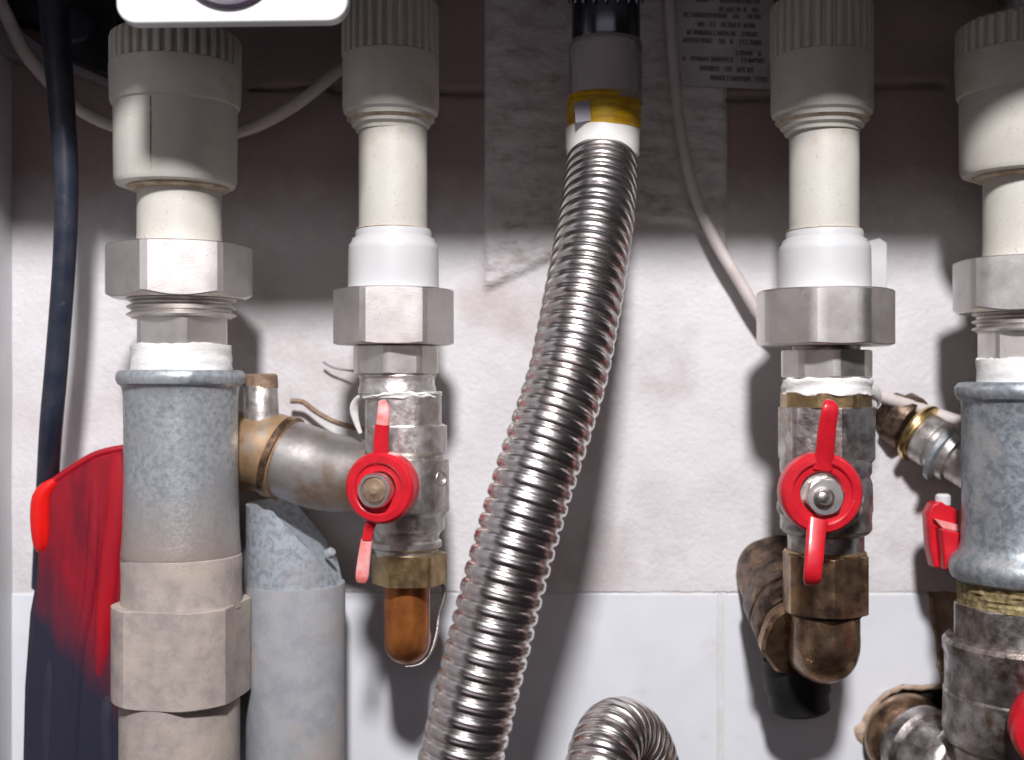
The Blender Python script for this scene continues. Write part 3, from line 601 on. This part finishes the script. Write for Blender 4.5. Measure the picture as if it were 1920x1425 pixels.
lathe('white_liner', 1134, [(55, 84), (62, 86), (63, 92), (61, 110), (62, 140), (62, 190)], 'hose_core', hz, z=-4, rf=wob(.05))
lathe('clear_sleeve', 1135, [(60, 78), (67, 80), (69, 88), (69, 190), (69, 196)], 'clear', hz, z=-4, cap=False)
fer = lathe('dark_ferrule', 1136, [(50, -120), (62, -118), (62, 8), (66, 8), (66, -2), (64, 10), (64, 76), (60, 84), (50, 86)][0:3] + [(64, 10), (64, 76), (60, 84), (50, 86)], 'chrome_dark', hz, z=-4)
for s in range(9):
    t = math.radians(-80 + s * 20); x = 1136 + 66 * math.sin(t); sweep('ferrule_rib', [(x, -60, -4 + 66 * math.cos(t), 6), (x, 0, -4 + 66 * math.cos(t), 6), (x, 4, -4 + 64 * math.cos(t), 4)], 'chrome_dark', fer, seg=8)
h2 = thing('steel_hose', 'short arch of corrugated steel hose at the bottom edge, right of the long hose', 'hose', (1130, 1540, 200), 'corrugated steel hoses')
sweep('corrugated_tube', [(1090, 1640, 190, 66), (1108, 1540, 185, 66), (1122, 1450, 165, 66), (1136, 1400, 130, 66), (1156, 1375, 80, 66), (1182, 1382, 30, 66), (1204, 1420, -5, 66), (1222, 1500, -20, 66), (1236, 1640, -30, 66)],
      'hose', h2, seg=64, step=5, rmod=corr(21, .09, 3), resample=1.05, smooth=75, up=(1, 0, 0))

# ================================================================== printed notice on the wall
nb = thing('wall_notice', 'grey printed paper notice stuck on the wall at the top right of the hose', 'notice', (1360, 160, -232))
pz = WZ + 29
slab('paper_sheet', [(1266, -40), (1450, -40), (1450, 166), (1280, 160), (1268, 100)], pz - 8, pz, 'paper', nb, bev=.6)
rows = [(-2, [(1305, 1330), (1350, 1425)]), (15, [(1348, 1390), (1394, 1404), (1410, 1423)]), (27, [(1282, 1363), (1374, 1390), (1402, 1428)]), (44, [(1308, 1322), (1332, 1346), (1352, 1388), (1394, 1418)]),
        (60, [(1288, 1384), (1391, 1422)]), (75, [(1281, 1337), (1348, 1360), (1369, 1379), (1387, 1430)]), (96, [(1380, 1412), (1422, 1432)]), (109, [(1280, 1287), (1295, 1378), (1390, 1432)]),
        (127, [(1312, 1348), (1360, 1372), (1382, 1416)]), (144, [(1332, 1408), (1416, 1440)])]
V = []; F = []
kz = K(pz)
def quad(x0, y0, x1, y1):
    b = len(V)
    for x, y in ((x0, y0), (x1, y0), (x1, y1), (x0, y1)): V.append(Vector(((x - 960) * kz, -(pz + .5) * S, -(y - 712.5) * kz)))
    F.append((b, b + 1, b + 2, b + 3))
for y, ws in rows:
    for a, b in ws:
        x = a
        while x < b - 4:
            yy = y + (x - 1280) * .035; q = random.random(); quad(x, yy - 4.5, x + 1.7, yy + 4.5)
            if q < .7: quad(x + 3.6, yy - 4.5, x + 5.1, yy + 4.5)
            if q < .35 or q > .6: quad(x + 1.6, yy - 4.5, x + 3.9, yy - 3)
            if q > .3: quad(x + 1.6, yy + 3, x + 3.9, yy + 4.5)
            if .2 < q < .8: quad(x + 1.6, yy - .7, x + 3.9, yy + .7)
            x += 6.3
pr = link('printed_text', V, F, 'ink', nb, smooth=0)
